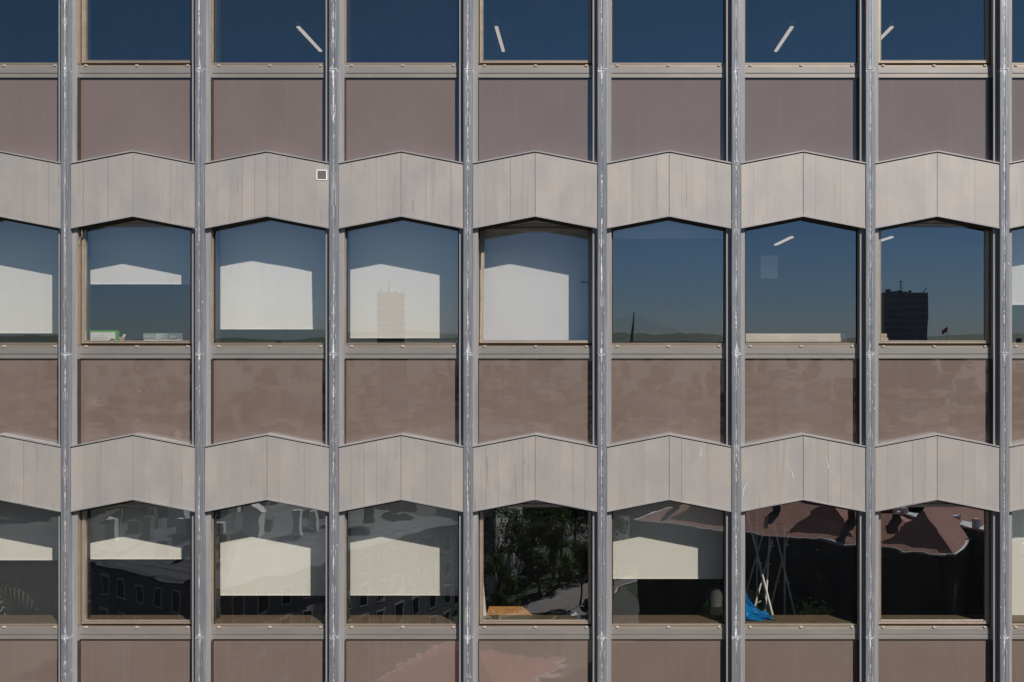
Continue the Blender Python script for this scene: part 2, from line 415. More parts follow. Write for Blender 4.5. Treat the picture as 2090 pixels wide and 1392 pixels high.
pg=MB(); pg.poly([(-gx,0,.022),(gx,0,.022),(gx,0,px(246.6)-.03),(-gx,0,px(246.6)-.03)],[(0,1,2,3)])
me_pg=pg.mesh('pane',M['glass'])
gk=MB()
for sg in (-1,1):
    a,b=sorted((sg*(SX-.0082),sg*(SX-.021))); gk.box(a,b,-.008,-.001,0,HEAD+px(16))
me_pgw=me_pg.copy(); me_pgw.materials[0]=M['glassw']; me_pfw=me_pf.copy(); me_pfw.materials[0]=M['glassw']
gk.box(-SX+.0212,SX-.0212,-.008,-.001,-.003,.004)
me_gk=gk.mesh('seal',M['gasket'])
rr=random.Random(5)
for n in FL:
    for k in BAYS:
        cx=pilx(k)+P/2
        si=link('sill',me_sill,office,(cx,0,E+n*F))
        for q in (-1,0,1): link('drain_cap',me_cap,si,(q*px(105),0,0))
        if k in SASH:
            wi=link('window',me_fo,office,(cx,0,E+n*F)); wi['label']='openable window with a bronze sash'
            ang=rr.uniform(-.12,.12)
            if (n,k)==(0,-1): ang=-7.5; wi['label']='openable window tilted inwards at the top'
            zb_=px(-15.6)
            s=link('sash',me_sash,wi,(0,.161,zb_),(R(ang),0,0))
            p=link('pane',me_pg if n>=0 else me_pgw,wi,(0,.161,zb_),(R(ang),0,R(rr.uniform(-.1,.1))))
            if (n,k)==(0,-1):
                h=MB(); h.box(-.006,.006,.014,.05,-.01,.01); h.box(-.10,.008,.045,.06,-.011,.011)
                link('handle',h.mesh('handle',M['gasket'],bevel=.003),wi,(gx+.008,.161+.11,px(112)))
        else:
            wi=link('window',me_ff,office,(cx,0,E+n*F))
            p=link('pane',me_pf if n>=0 else me_pfw,wi,(0,.1345,px(-16.8)),(R(rr.uniform(-.12,.12)),0,R(rr.uniform(-.15,.15))))
            link('seal',me_gk,wi,(0,.1345,px(-16.8)))
# torn strip hanging from the head of one window
ts=MB(); pts=[(0,0,0),(-.004,.002,-.03),(.002,.0,-.07),(-.012,-.004,-.11),(-.03,-.006,-.16)]
for a,b in zip(pts,pts[1:]): ts.tube(a,b,.003,.0028,6)
ts.build('torn_seal_strip',M['flash'],office,((163-1195)/S,.045,E+px(219)))
# sealed vent on one chevron panel
sm_=simple('white_scuff',(.72,.73,.74),.7)
for (n,k,pts) in ((-1,1,((1525,983),(1520,994),(1517,1001),(1517,1012))),(-1,1,((1686,930),(1688,942),(1691,956))),(-1,0,((1430,913),(1431,922),(1430,933))),(-1,1,((1612,957),(1617,966),(1619,976)))):
    pass
    cx=pilx(k)+P/2; m=MB(); q=[((a-1195)/S*1.0011-cx,.0112,px(685-b)*1.0011-n*F) for a,b in pts]
    for a,b,r_ in zip(q,q[1:],(.0035,.006,.005)): m.tube(a,b,r_*.4,r_*.6,6)
    m.build('scuff_mark',sm_,chev_objs[(n+1,k)] if False else chev_objs[(n,k)])
vt=MB(); 
for (a,b,c_,d_) in ((-.060,.060,.047,.058),(-.058,.060,-.058,-.048),(-.060,-.049,-.048,.047),(.049,.060,-.048,.047)):
    vt.box(a,b,-.004,.004,c_,d_)
vme=vt.mesh('vent',simple('white_sealant',(.85,.85,.85),.7),bevel=.003)
vo_=link('vent',vme,chev_objs[(0,-3)],((656-1195)/S-(pilx(-3)+P/2),.010,px(685-357)))
vb=MB(); vb.box(-.050,.050,-.001,.004,-.049,.048); 
link('vent_plate',vb.mesh('vent_plate',simple('dark_grey_plate',(.12,.115,.12),.6,var=.2,nscale=20)),vo_)

# ------------------------------------------------------------------ inside of the building
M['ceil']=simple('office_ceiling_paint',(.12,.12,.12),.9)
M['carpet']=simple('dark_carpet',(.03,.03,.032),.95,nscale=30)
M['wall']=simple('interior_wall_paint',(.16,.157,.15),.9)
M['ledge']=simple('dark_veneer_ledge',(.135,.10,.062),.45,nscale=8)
XL=pilx(-6)-.1; XR=pilx(5)+.1
DEPTH=7.0
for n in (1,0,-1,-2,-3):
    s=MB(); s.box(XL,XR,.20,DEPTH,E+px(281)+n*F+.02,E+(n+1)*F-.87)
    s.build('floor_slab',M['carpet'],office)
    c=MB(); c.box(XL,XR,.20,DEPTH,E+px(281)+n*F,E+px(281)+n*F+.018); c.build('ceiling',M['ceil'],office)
for n in FL:
    for k in BAYS:
        l=MB(); l.box(-P/2+.002,P/2-.002,.162,.43,-.030,0); l.box(-P/2+.002,P/2-.002,.165,.38,-.80,-.031)
        if n==FL[0] and k==BAYS[0]: me_l=l.mesh('window_ledge',M['ledge'])
        link('window_ledge',me_l,office,(pilx(k)+P/2,0,E+n*F+px(-13.5)))
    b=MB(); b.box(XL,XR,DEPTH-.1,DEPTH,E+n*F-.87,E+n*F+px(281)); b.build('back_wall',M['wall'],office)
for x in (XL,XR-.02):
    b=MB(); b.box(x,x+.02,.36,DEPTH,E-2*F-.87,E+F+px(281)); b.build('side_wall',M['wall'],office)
# the rest of the block: plain storeys below, above and to the sides, with ribs
M['mass']=simple('plain_cladding',(.22,.20,.19),.6)
m=MB(); m.box(-30,XL-.05,.10,16,.0,E+22); m.box(XR+.05,34,.10,16,0,E+22); m.box(XL-.05,XR+.05,.15,16,0,Z_BOT-.02)
m.box(XL-.05,XR+.05,.15,16,Z_TOP+.02,E+22); m.box(XL-.05,XR+.05,DEPTH+.05,16,Z_BOT-.02,Z_TOP+.02)
m.build('outer_wall',M['mass'],office)

# roller blinds
def mat_blind():
    t=NT('white_blind_fabric'); co=t.coord(); rv=t.rvec()
    n=t.noise(t.scaled(co,1,1,.6,rv),1.2,3)
    c=t.mix(t.ramp(n,(.3,.7,0,1)),(.90,.89,.84),(.93,.92,.87))
    d=t.bsdf(c,.9,0,.1,t.bump(t.noise(t.scaled(co,5,1,.7,rv),1.0,3),.35,.02))
    tl=t.n('ShaderNodeBsdfTranslucent'); tl.inputs[0].default_value=(.5,.48,.42,1)
    mx=t.n('ShaderNodeMixShader'); mx.inputs[0].default_value=.12; t.l(d.outputs[0],mx.inputs[1]); t.l(tl.outputs[0],mx.inputs[2])
    return t.done(mx.outputs[0])
M['blind']=mat_blind(); M['bar']=simple('blind_rail',(.62,.61,.56),.5)
def blind(n,k,ybot,label,skew=0):
    zb_=(685-ybot)/S*(D+.434)/D; z1=n*F+px(278)
    cx=pilx(k)+P/2; Hh=z1-zb_
    r=tag(empty('roller_blind',(cx,.434,E+zb_)),label,'blind','roller blinds hanging behind the windows')
    if skew: r.rotation_euler=(-R(2.4),0,0); r.location.y=.372
    W_=px(130 if k in SASH else 134.5)
    m=MB(); NX=24; NZ=12; cur=.0
    def dy(u,v): return cur*(1-v)*math.sin(u*2.6)*(.5) + (.003*math.sin(u*7+k) if skew else 0)
    for s_,yo in ((0,0),(1,.0012)):
        for j in range(NZ+1):
            for i in range(NX+1):
                u=i/NX*2-1; v=j/NZ; m.v.append((u*W_,yo+dy(u,v),v*Hh))
    o=(NX+1)*(NZ+1)
    for j in range(NZ):
        for i in range(NX):
            a=j*(NX+1)+i; m.f.append((a,a+1,a+NX+2,a+NX+1)); m.f.append((o+a,o+a+NX+1,o+a+NX+2,o+a+1))
    m.build('fabric',M['blind'],r,smooth=True)
    b=MB(); b.box(-W_,W_,-.004,.006,-.004,.010); b.build('bottom_rail',M['blind'],r,bevel=.002)
    t_=MB(); t_.tube((-W_,.02,Hh+.0),(W_,.02,Hh+.0),.02,n=12); t_.build('roller',M['bar'],r)
    return r
# middle row
blind(0,-5,680,'white roller blind in the middle row at the left edge, drawn almost to the ledge')
blind(0,-4,580,'white roller blind half way down above the green-edged carton and the flat packets')
blind(0,-3,672,'white roller blind whose foot leans towards the glass, third window of the middle row',1)
blind(0,-2,690,'white roller blind with a faint tower reflected across it, middle row')
blind(0,-1,722,'white roller blind drawn past the ledge behind the inward tilted window')
blind(0,0,486,'white roller blind drawn only a little, above the reflected bridge pylon')
blind(0,2,463,'white roller blind rolled almost fully up above the reflected dark tower')
blind(0,3,622,'white roller blind at the right edge of the middle row, partly drawn')
# lower row
blind(-1,-5,1143,'white roller blind in the lower row at the left edge, above the palm')
blind(-1,-4,1141,'white roller blind half drawn in the lower row beside a bronze sash, left part')
blind(-1,-3,1215,'long white roller blind of the lower row, left one of the two alike')
blind(-1,-2,1215,'long white roller blind of the lower row, right one of the two alike')
blind(-1,0,1181,'white roller blind in the lower row, left neighbour of the window with the blue sheet')
blind(-1,3,1257,'white roller blind in the lower row at the right edge, drawn nearly to the ledge')

# ceiling lights
M['lamp']=simple('lit_tube',(.8,.78,.72),.5,var=.02,emit=(1.0,.85,.70,.62))
M['track']=simple('lamp_track_metal',(.03,.03,.032),.5)
def ceiling_light(n,x,label):
    zc=E+n*F+px(281)
    r=tag(empty('ceiling_light',(x,3.85,zc-.05)),label,'ceiling light','lit strip lights under the office ceilings')
    m=MB(); m.box(-.024,.024,0,1.27,-.012,.01); m.build('diffuser',M['lamp'],r)
    m=MB(); m.box(-.034,.034,-.01,1.28,.0101,.0495); m.build('housing',M['track'],r)
ceiling_light(1,-4.335,'lit strip light slanting down right in the top row, third window')
ceiling_light(1,-1.345,'nearly upright lit strip light in the top row, fifth window')
ceiling_light(1,3.115,'lit strip light slanting down left in the top row, seventh window')
ceiling_light(1,4.625,'lit strip light cut by the frame edge in the top row, eighth window')
ceiling_light(0,3.115,'small lit strip light behind the middle window with the pale slabs on its ledge')
ceiling_light(0,4.625,'small lit strip light at the frame edge above the reflected dark tower')
for n in (1,0):
    for i in range(-5,5):
        x=-1.345+i*1.49
        t=MB(); t.box(x-.07,x+.07,.9,3.8,E+n*F+px(281)-.03,E+n*F+px(281)-.001); t.build('ceiling_track',M['track'],office)

def at(pxx,pyy,dep):      # photo pixel at a given depth behind the front plane
    k_=(D+dep)/D/S; return Vector(((pxx-1195)*k_, dep, E+(685-pyy)*k_))
# ------------------------------------------------------------------ things on the ledges
LZ=lambda n: E+n*F+px(-13.5)
def text_mesh(body,size,mat,name,parent,loc,wid=None):
    cu=bpy.data.curves.new('t','FONT'); cu.body=body; cu.size=size; cu.extrude=.0004; cu.align_x='LEFT'
    ob=bpy.data.objects.new('t',cu); COL.objects.link(ob)
    dg=bpy.context.evaluated_depsgraph_get(); me=bpy.data.meshes.new_from_object(ob.evaluated_get(dg)); bpy.data.objects.remove(ob)
    me.materials.clear(); me.materials.append(mat); me.name=name
    o=link(name,me,parent,loc,(R(90),0,0))
    if wid:
        xs=[v.co.x for v in me.vertices]; o.scale=(wid/(max(xs)-min(xs)),1,1)
    return o
M['green']=simple('green_print',(.10,.36,.05),.5); M['paper']=simple('white_paper',(.70,.69,.66),.7); M['ink']=simple('grey_ink',(.25,.25,.25),.7)
M['card']=simple('brown_card',(.42,.27,.18),.8); M['teal']=simple('grey_green_print',(.22,.28,.27),.5); M['teal2']=simple('pale_green_print',(.40,.47,.43),.5)
M['dark']=simple('dark_print',(.06,.06,.06),.6); M['slate']=simple('slate_print',(.13,.17,.18),.5)
dep=.26; kk=(D+dep)/D/S
a=at(183,692,dep); bw=55*kk; z0=LZ(0)+.001; bh=(a.z-z0)+17.5*kk
bx=tag(empty('carton',(a.x,dep,z0)),'small carton with a bright green border and white front on the window ledge','carton')
m=MB(); m.box(0,bw,0,.07,0,bh); m.build('box_body',M['green'],bx,bevel=.002)
m=MB(); m.box(.012,bw-.018,-.0015,.0,.012,bh-.02); m.build('front_print',M['paper'],bx)
for i,(x0,x1,zz) in enumerate(((.09,.17,.072),(.03,.2,.05),(.03,.22,.038),(.03,.19,.026))):
    m=MB(); m.box(x0,x1,-.0022,-.0016,zz,zz+.003); m.build('text_line',M['ink'],bx)
m=MB(); m.prism_y([(bw-.10,.008),(bw-.018,.008),(bw-.02,.03),(bw-.055,.045)],-.0028,-.0020); m.build('picture',M['dark'],bx)
a=at(239,692,dep); 
tc=tag(empty('torn_card',(a.x,dep+.03,z0)),'torn piece of brown cardboard propped beside the green-edged carton','cardboard')
m=MB(); m.prism_y([(.02,0),(.06,0),(.068,.03),(.075,.055),(.03,.058),(.0,.06),(.004,.04)],0,.004); m.build('card_piece',M['card'],tc)
m=MB(); m.prism_y([(.035,.058),(.072,.052),(.085,.075),(.083,.088),(.045,.086),(.062,.075)],-.003,.001); m.build('torn_flap',M['paper'],tc)
a=at(293,692,dep); pw=70.5*kk
pk=tag(empty('packet',(a.x,dep,z0)),'plain pale packet lying under the printed one on the ledge','packet')
m=MB(); m.box(0,pw,0,.2,0,.030); m.build('packet_body',M['paper'],pk,bevel=.003)
m=MB(); m.box(.355-.05,pw-.002,-.0012,0,.004,.026); m.build('end_sticker',M['bar'],pk)
pk=tag(empty('packet',(a.x-.003,dep-.004,z0+.0305)),'grey-green printed packet lettered dolphin on top of the plain one','packet')
m=MB(); m.box(0,pw+.004,0,.2,0,.070); m.build('packet_body',M['teal'],pk,bevel=.003)
m=MB(); m.prism_y([(.13,.003),(.20,.003),(.24,.067),(.15,.067)],-.0014,-.0002); m.build('printed_band',M['teal2'],pk)
m=MB(); m.prism_y([(.285,.002),(pw,.002),(pw,.068),(.285,.068)],-.0014,-.0002); m.build('printed_end',M['slate'],pk)
text_mesh('dolphin',.045,M['paper'],'lettering',pk,(.004,-.003,.022),.115)
text_mesh('6mm',.022,M['paper'],'lettering',pk,(.225,-.003,.026),.045)
text_mesh('lights',.034,M['paper'],'lettering',pk,(.305,-.003,.024),.07)
# pale slabs, middle row
def slabs(x0px,x1px,n,label,y=.27):
    a=at(x0px,690,y); b=at(x1px,690,y)
    r=tag(empty('slab_stack',(a.x,y,LZ(n)+.001)),label,'slab stack')
    W_=b.x-a.x
    m=MB(); m.box(0,W_,0,.14,0,.045); m.build('lower_slab',M['slab'],r,bevel=.003)
    m=MB(); m.box(0,W_-.012,.003,.14,.0455,.062); m.build('middle_slab',M['slab'],r,bevel=.003)
    m=MB(); m.box(0,W_-.014,.006,.14,.0625,.096); m.build('upper_slab',M['slab'],r,bevel=.003)
M['poster']=simple('pale_poster',(.85,.86,.88),.8)
M['slab']=simple('pale_insulation_board',(.66,.58,.47),.8)
slabs(1508,1729,0,'long stack of pale boards lying on the ledge of the window with no blind')
slabs(1785,1813,0,'short end of pale boards on the ledge left of the reflected dark tower')
# paper on the far wall, middle row
a=at(1570,545,1.0)
m=MB(); m.box(-.105,.105,0,.004,-.14,.14); pa=m.build('wall_poster',M['poster'],None,(a.x,1.0,a.z)); tag(pa,'faint pale sheet hanging inside the window above the long stack of pale boards','poster')
# desk, lower row fifth window
a=at(990,1253,.45)
dk=tag(empty('desk',(a.x-.03,.44,LZ(-1)-.75)),'small orange wooden desk catching the sun behind the lower window with the reflected park','desk')
M['wood']=simple('orange_wood',(.60,.30,.11),.45,nscale=6)
dx_=[at(q,1250,y_).x-a.x+.03 for q,y_ in ((993,.44),(1087,.44),(1066,.79),(998,.79))]
m=MB(); m.prism_z([(dx_[0],0),(dx_[1],0),(dx_[2],.35),(dx_[3],.35)],.73,.752); m.build('desk_top',M['wood'],dk,bevel=.002)
for (x,y) in ((.05,.03),(.42,.03),(.12,.28),(.40,.28)):
    m=MB(); m.box(x,x+.04,y,y+.04,0,.724); m.build('leg',M['wood'],dk)
# pulled-aside curtain
a=at(985,1172,.40); b=at(993,1253,.40)
m=MB(); m.prism_y([(a.x-.06,LZ(-1)+.002),(b.x+.0,LZ(-1)+.002),(a.x,a.z),(a.x-.06,a.z)],.395,.41)
tag(m.build('curtain',M['blind']),'narrow white curtain edge at the left of the reflected park','curtain')
# blue sheet, lower row seventh window
t=NT('blue_plastic'); co=t.coord(); c=t.mix(t.ramp(t.noise(co,9,4),(.35,.65,0,1)),(.0,.20,.58),(.0,.36,.88)); M['blue']=t.done(t.bsdf(c,.28,0,.6,t.bump(t.noise(co,16,4,.6,.8),.5,.02)).outputs[0])
bm=bmesh.new(); rr=random.Random(3); N=26
def tz(u):   # outline height along the ledge, metres
    return .60*max(0,1-u)**1.9+.05
vs=[[None]*(N+1) for _ in range(N+1)]
a=at(1500,1272,.20); W_=.45
for i in range(N+1):
    for j in range(N+1):
        u=i/N; v=j/N; h=tz(u)*v
        fold=.035*math.sin(9*u+5*v+1.3*math.sin(6*v))+.018*math.sin(21*v-9*u)
        x=a.x+u*W_*(1-.12*v)+.012*math.sin(12*v)
        y=.20+.14*v+fold*(1-.3*v)
        vs[i][j]=bm.verts.new((x,max(y,.165),LZ(-1)+.004+h+.012*math.sin(14*u+7*v)*(v>.05)))
for i in range(N):
    for j in range(N): bm.faces.new((vs[i][j],vs[i+1][j],vs[i+1][j+1],vs[i][j+1]))
bmesh.ops.solidify(bm,geom=bm.faces[:],thickness=.003)
me=bpy.data.meshes.new('plastic_sheet'); bm.to_mesh(me); bm.free(); me.materials.append(M['blue'])
for p in me.polygons: p.use_smooth=True
tag(link('plastic_sheet',me),'crumpled bright blue plastic sheet on the ledge in front of the crossed poles','plastic sheet')
# pole stands
M['pole']=simple('grey_pole',(.86,.84,.81),.5)
def stand(poles,dep,label,pegs):
    p0=at(*poles[0][0],dep)
    r=tag(empty('coat_stand',(p0.x,dep,LZ(-1)-.75)),label,'coat stand','crossed pole coat stands behind the lower window')
    inv=Vector((p0.x,dep,LZ(-1)-.75))
    for i,(a_,b_) in enumerate(poles):
        A=at(*a_,dep+.03*(i-1)); B=at(*b_,dep-.06+.06*i)
        d_=(B-A); t_=(LZ(-1)-.74-A.z)/d_.z; B2=A+d_*t_ if B.z<LZ(-1)+.3 else B
        m=MB(); m.tube(A-inv,B2-inv,.0115,.0125,8); m.build('pole',M['pole'],r)
    for (a_,b_) in pegs:
        A=at(*a_,dep-.02); B=at(*b_,dep-.05); m=MB(); m.tube(A-inv,B-inv,.008,.006,6); m.build('peg',M['pole'],r)
stand([((1524,1045),(1576,1252)),((1571,1093),(1562,1250)),((1577,1102),(1543,1228))],.9,'nearest crossed pole coat stand, its foot hidden by the blue sheet',
      [((1554,1150),(1544,1147)),((1567,1151),(1574,1152)),((1575,1115),(1581,1114)),((1544,1231),(1553,1227))])
stand([((1578,1063),(1622,1252)),((1601,1070),(1602,1252)),((1612,1080),(1575,1232))],1.25,'crossed pole coat stand at the right of the group of three',
      [((1583,1187),(1591,1186)),((1612,1189),(1604,1186)),((1603,1114),(1611,1111)),((1581,1076),(1573,1073))])
stand([((1567,1055),(1527,1195)),((1545,1042),(1545,1225)),((1538,1090),(1566,1240))],1.3,'faint farthest coat stand of crossed poles, at the left',
      [((1544,1064),(1536,1064)),((1533,1163),(1539,1160)),((1549,1161),(1555,1165))])
# palm behind the lower left window
M['frond']=simple('dark_palm_leaf',(.045,.06,.025),.5); M['pot']=simple('clay_pot',(.16,.08,.05),.8)
r=tag(empty('potted_palm',(at(-25,1200,.8).x,.8,LZ(-1)-.75)),'dark potted palm behind the lower window at the left edge','potted plant')
m=MB(); m.tube((0,0,0),(0,0,.32),.12,.16,14); m.build('pot',M['pot'],r); m=MB(); m.tube((0,0,.3),(0.01,0,.85),.03,.022,8); m.build('stem',M['pot'],r)
rr=random.Random(9)
for q in range(9):
    az=q*2*math.pi/9+rr.uniform(-.2,.2); m=MB(); prev=Vector((0.01,0,.85)); L_=rr.uniform(.55,.8)
    for i in range(1,13):
        t_=i/12; cur=Vector((math.cos(az)*L_*t_,math.sin(az)*L_*t_*.7,.85+.75*t_-.95*t_*t_)); m.tube(prev,cur,.005*(1.1-t_)+.001,n=4)
        d_=(cur-prev).normalized(); side=d_.cross(Vector((0,0,1))).normalized()
        for sg in (-1,1):
            ll=.26*math.sin(math.pi*min(1,t_*.85+.15)); tip=cur+side*sg*ll*.8+d_*ll*.5-Vector((0,0,ll*.45)); wv=d_*.011
            m.poly([cur-wv,cur+wv,tip],[(0,1,2)])
        prev=cur
    m.build('frond',M['frond'],r)
# pots near the right end of the sixth lower window
a=at(1460,1240,1.2)
r=tag(empty('bucket',(a.x,1.2,LZ(-1)-.1)),'dim pale bucket behind the lower window left of the blue sheet','bucket')
m=MB(); m.tube((0,0,0),(0,0,.24),.08,.10,16); m.build('bucket_body',simple('grey_plastic',(.10,.11,.11),.6),r)
m=MB(); m.box(-.12,.12,-.10,.10,-.66,-.002); m.build('bucket_stool',M['gasket'],r)
a=at(1443,1230,.72)
r=tag(empty('bottle',(a.x,.72,LZ(-1)-.1)),'dim green bottle beside the pale bucket','bottle')
m=MB(); m.tube((0,0,0),(0,0,.15),.045,.045,12); m.tube((0,0,.15),(0,0,.20),.045,.016,12); m.tube((0,0,.20),(0,0,.26),.016,.016,10); m.build('bottle_body',simple('green_plastic',(.03,.12,.06),.3),r)

# ------------------------------------------------------------------ the town the glass looks at
M['ground']=simple('street_ground',(.07,.07,.064),.9,var=.25,nscale=.05)
m=MB(); m.poly([(-9000,-12000,0),(9000,-12000,0),(9000,60,0),(-9000,60,0)],[(0,1,2,3)]); tag(m.build('ground',M['ground']),kind='structure')
M['grass']=simple('lawn_grass',(.025,.042,.014),.95,var=.5,nscale=.6)
m=MB(); m.poly([(-26,-205,.02),(14,-205,.02),(6,-128,.02),(-2,-118,.02),(-20,-118,.02)],[(0,1,2,3,4)]); tag(m.build('lawn',M['grass']),kind='structure')
M['path']=simple('pale_paving',(.15,.135,.125),.85,var=.2,nscale=.4)
m=MB(); pts=[(-20,-150),(-13,-152),(-7,-160),(0,-172),(6,-176),(9,-168),(3,-158),(0,-147),(-3,-136),(-6,-136),(-5,-148),(-9,-150),(-14,-146),(-20,-145)]
m.poly([(x,y,.04) for x,y in pts],[tuple(range(len(pts)))]); tag(m.build('path',M['path']),kind='structure')
m=MB(); m.poly([(-3,-150,.03),(6,-163,.03),(9,-150,.03),(7,-112,.03),(-4,-112,.03)],[(0,1,2,3,4)]); tag(m.build('road',M['ground']),kind='structure')
m=MB()
for (a_,b_) in (((-20,-144.7),(-14,-145.7)),((-14,-145.7),(-6,-136)),((0,-147),(3,-158)),((3,-158),(9,-168))):
    A=Vector((*a_,.05)); B=Vector((*b_,.05)); d_=(B-A).normalized().cross(Vector((0,0,1)))*.12
    m.poly([A-d_,B-d_,B+d_,A+d_]+[q+Vector((0,0,.12)) for q in (A-d_,B-d_,B+d_,A+d_)],[(4,5,6,7),(0,1,5,4),(1,2,6,5),(2,3,7,6),(3,0,4,7)])
tag(m.build('kerb',simple('pale_kerb',(.45,.44,.42),.8)),kind='structure')

def mat_tiles(name,c1,c2,sx):
    t=NT(name); co=t.coord(); wv=t.n('ShaderNodeTexWave', wave_type='BANDS', bands_direction='Z'); wv.inputs['Scale'].default_value=sx; t.l(co,wv.inputs[0])
    n=t.noise(co,.6,4); c=t.mix(t.ramp(n,(.3,.7,0,1)),c1,c2); c=t.mix(t.ramp(wv.outputs['Fac'],(.0,.35,.55,0)),c,tuple(x*.35 for x in c1))
    return t.done(t.bsdf(c,.85,0,.2).outputs[0])
M['redtile']=mat_tiles('red_roof_tiles',(.38,.19,.15),(.46,.25,.20),1.7)
M['greytile']=mat_tiles('grey_roof_sheets',(.10,.105,.11),(.15,.155,.165),1.0)
M['render']=simple('pale_render',(.15,.147,.142),.9,nscale=.3); M['render2']=simple('ochre_render',(.12,.10,.08),.9,nscale=.3)
M['cityglass']=simple('dark_window_glass',(.02,.025,.03),.15); M['gutter']=simple('pale_gutter',(.55,.56,.58),.5); M['darkwall']=simple('dark_plaster',(.07,.065,.06),.9,nscale=.3); M['trim']=simple('pale_trim',(.50,.49,.47),.7)
def hip_roof(m,pts,z0,z1,over=.8,ridge=.5):
    c=sum((Vector(p) for p in pts),Vector((0,0)))/4
    q=[Vector(p)+(Vector(p)-c).normalized()*over for p in pts]
    # ridge along the longer direction
    e01=(q[1]-q[0]).length; e12=(q[2]-q[1]).length
    if e01>=e12: A=(q[0]+q[3])/2; B=(q[1]+q[2])/2; half=e12/2
    else: A=(q[0]+q[1])/2; B=(q[3]+q[2])/2; half=e01/2
    L_=(B-A).length; f=min(.48,half*ridge*2/L_); RA=A.lerp(B,f); RB=A.lerp(B,1-f)
    V=[(*p,z0) for p in q]+[(*RA,z1),(*RB,z1)]+[(*p,z0-.3) for p in q]
    if e01>=e12: F_=[(0,1,5,4),(1,2,5),(2,3,4,5),(3,0,4)]
    else: F_=[(0,1,4),(1,2,5,4),(2,3,5),(3,0,4,5)]
    F_+= [(6,7,1,0),(7,8,2,1),(8,9,3,2),(9,6,0,3),(9,8,7,6)]
    m.poly(V,F_)
me_win=None
def facade_windows(parent,A,B,z_list,nper,w_=1.1,h_=1.9):
    A=Vector(A); B=Vector(B); d_=(B-A); L_=d_.length; d_/=L_; ang=math.atan2(d_.y,d_.x)
    global me_win,me_wg
    if me_win is None:
        q=MB(); q.box(-w_/2-.15,w_/2+.15,-.14,.02,-h_/2-.2,-h_/2); q.box(-w_/2-.25,w_/2+.25,-.2,.02,h_/2+.0,h_/2+.22)
        q.box(-w_/2-.15,-w_/2,-.1,.02,-h_/2,h_/2); q.box(w_/2,w_/2+.15,-.1,.02,-h_/2,h_/2); q.box(-.04,.04,-.05,.02,-h_/2,h_/2)
        me_win=q.mesh('window',M['trim']); g=MB(); g.box(-w_/2,w_/2,-.03,.03,-h_/2,h_/2); me_wg=g.mesh('pane',M['cityglass'])
    for z in z_list:
        for i in range(nper):
            p=A+d_*L_*(i+.5)/nper
            o=link('window',me_win,parent,(p.x,p.y,z),(0,0,ang)); link('pane',me_wg,o)
def house(name,label,pts,z0,z1,roofm,wallm,win=(),roof_over=.8,gut=True,cat='building'):
    gut=roofm is M['redtile']
    r=tag(empty(name,(pts[0][0],pts[0][1],0)),label,cat); inv=Matrix.Translation((-pts[0][0],-pts[0][1],0))
    loc=[(p[0]-pts[0][0],p[1]-pts[0][1]) for p in pts]
    m=MB(); m.prism_z(loc,0,z0-.31); m.build('wall',wallm,r)
    m=MB(); hip_roof(m,loc,z0,z1,roof_over); ro=m.build('roof',roofm,r)
    if gut:
        g=MB(); c=sum((Vector(p) for p in loc),Vector((0,0)))/4; q=[Vector(p)+(Vector(p)-c).normalized()*(roof_over+.12) for p in loc]
        for i in range(4): g.tube((*q[i],z0-.05),(*q[(i+1)%4],z0-.05),.13,n=6)
        g.build('gutter',M['gutter'],ro)
    for (i,zl,nper) in win: 
        A=loc[i]; B=loc[(i+1)%4]; facade_windows(r,A,B,zl,nper)
    return r
def quad(A,B,depth,away=True):
    A=Vector(A); B=Vector(B); d_=(B-A).normalized(); n=Vector((d_.y,-d_.x))
    if n.y>0: n=-n
    return [tuple(A),tuple(B),tuple(B+n*depth),tuple(A+n*depth)]
# order so that prism_z outline is counter-clockwise: swap when needed
def ccw(p):
    a=sum(p[i][0]*p[(i+1)%4][1]-p[(i+1)%4][0]*p[i][1] for i in range(4)); return p if a>0 else [p[1],p[0],p[3],p[2]]
# red roofed row (right), oblique front
P1=Vector((7,-131)); P2=Vector((43.5,-109))
house('red_roofed_building','long red tiled building mirrored in the lower right windows',ccw(quad(P1,P2,15)),18,21.2,M['redtile'],M['darkwall'])
d_=(P2-P1).normalized(); n_=Vector((d_.y,-d_.x)); n_=n_ if n_.y<0 else -n_
for f,ln,lab in ((.22,26,'narrow red tiled wing mirrored near the blue sheet'),(.62,22,'short red tiled wing behind the long roof, mirrored beside the crossed poles'),(.93,34,'long red tiled wing running away, mirrored in the lower right window')):
    A=P1.lerp(P2,f)+n_*9; A=P1.lerp(P2,f)+n_*1.2; B=A+n_*ln; s_=d_*4.6
    house('red_roofed_wing',lab,ccw([tuple(A-s_),tuple(A+s_),tuple(B+s_),tuple(B-s_)]),18.12,22.4,M['redtile'],M['darkwall'])
for (f,dd,lab_) in ((.1,4,'leftmost chimney on the mirrored red roof'),(.45,5,'second chimney from the left on the mirrored red roof'),(.7,3.5,'third chimney from the left on the mirrored red roof'),(.85,6,'rightmost chimney on the mirrored red roof')):
    p=P1.lerp(P2,f)+n_*dd; r=tag(empty('chimney_stack',(p.x,p.y,19.5)),lab_,'chimney','chimneys on the mirrored red roof')
    m=MB(); m.box(-.4,.4,-.35,.35,-1.4,1.9); m.box(-.48,.48,-.43,.43,1.9,2.05); m.build('shaft',M['render2'],r)
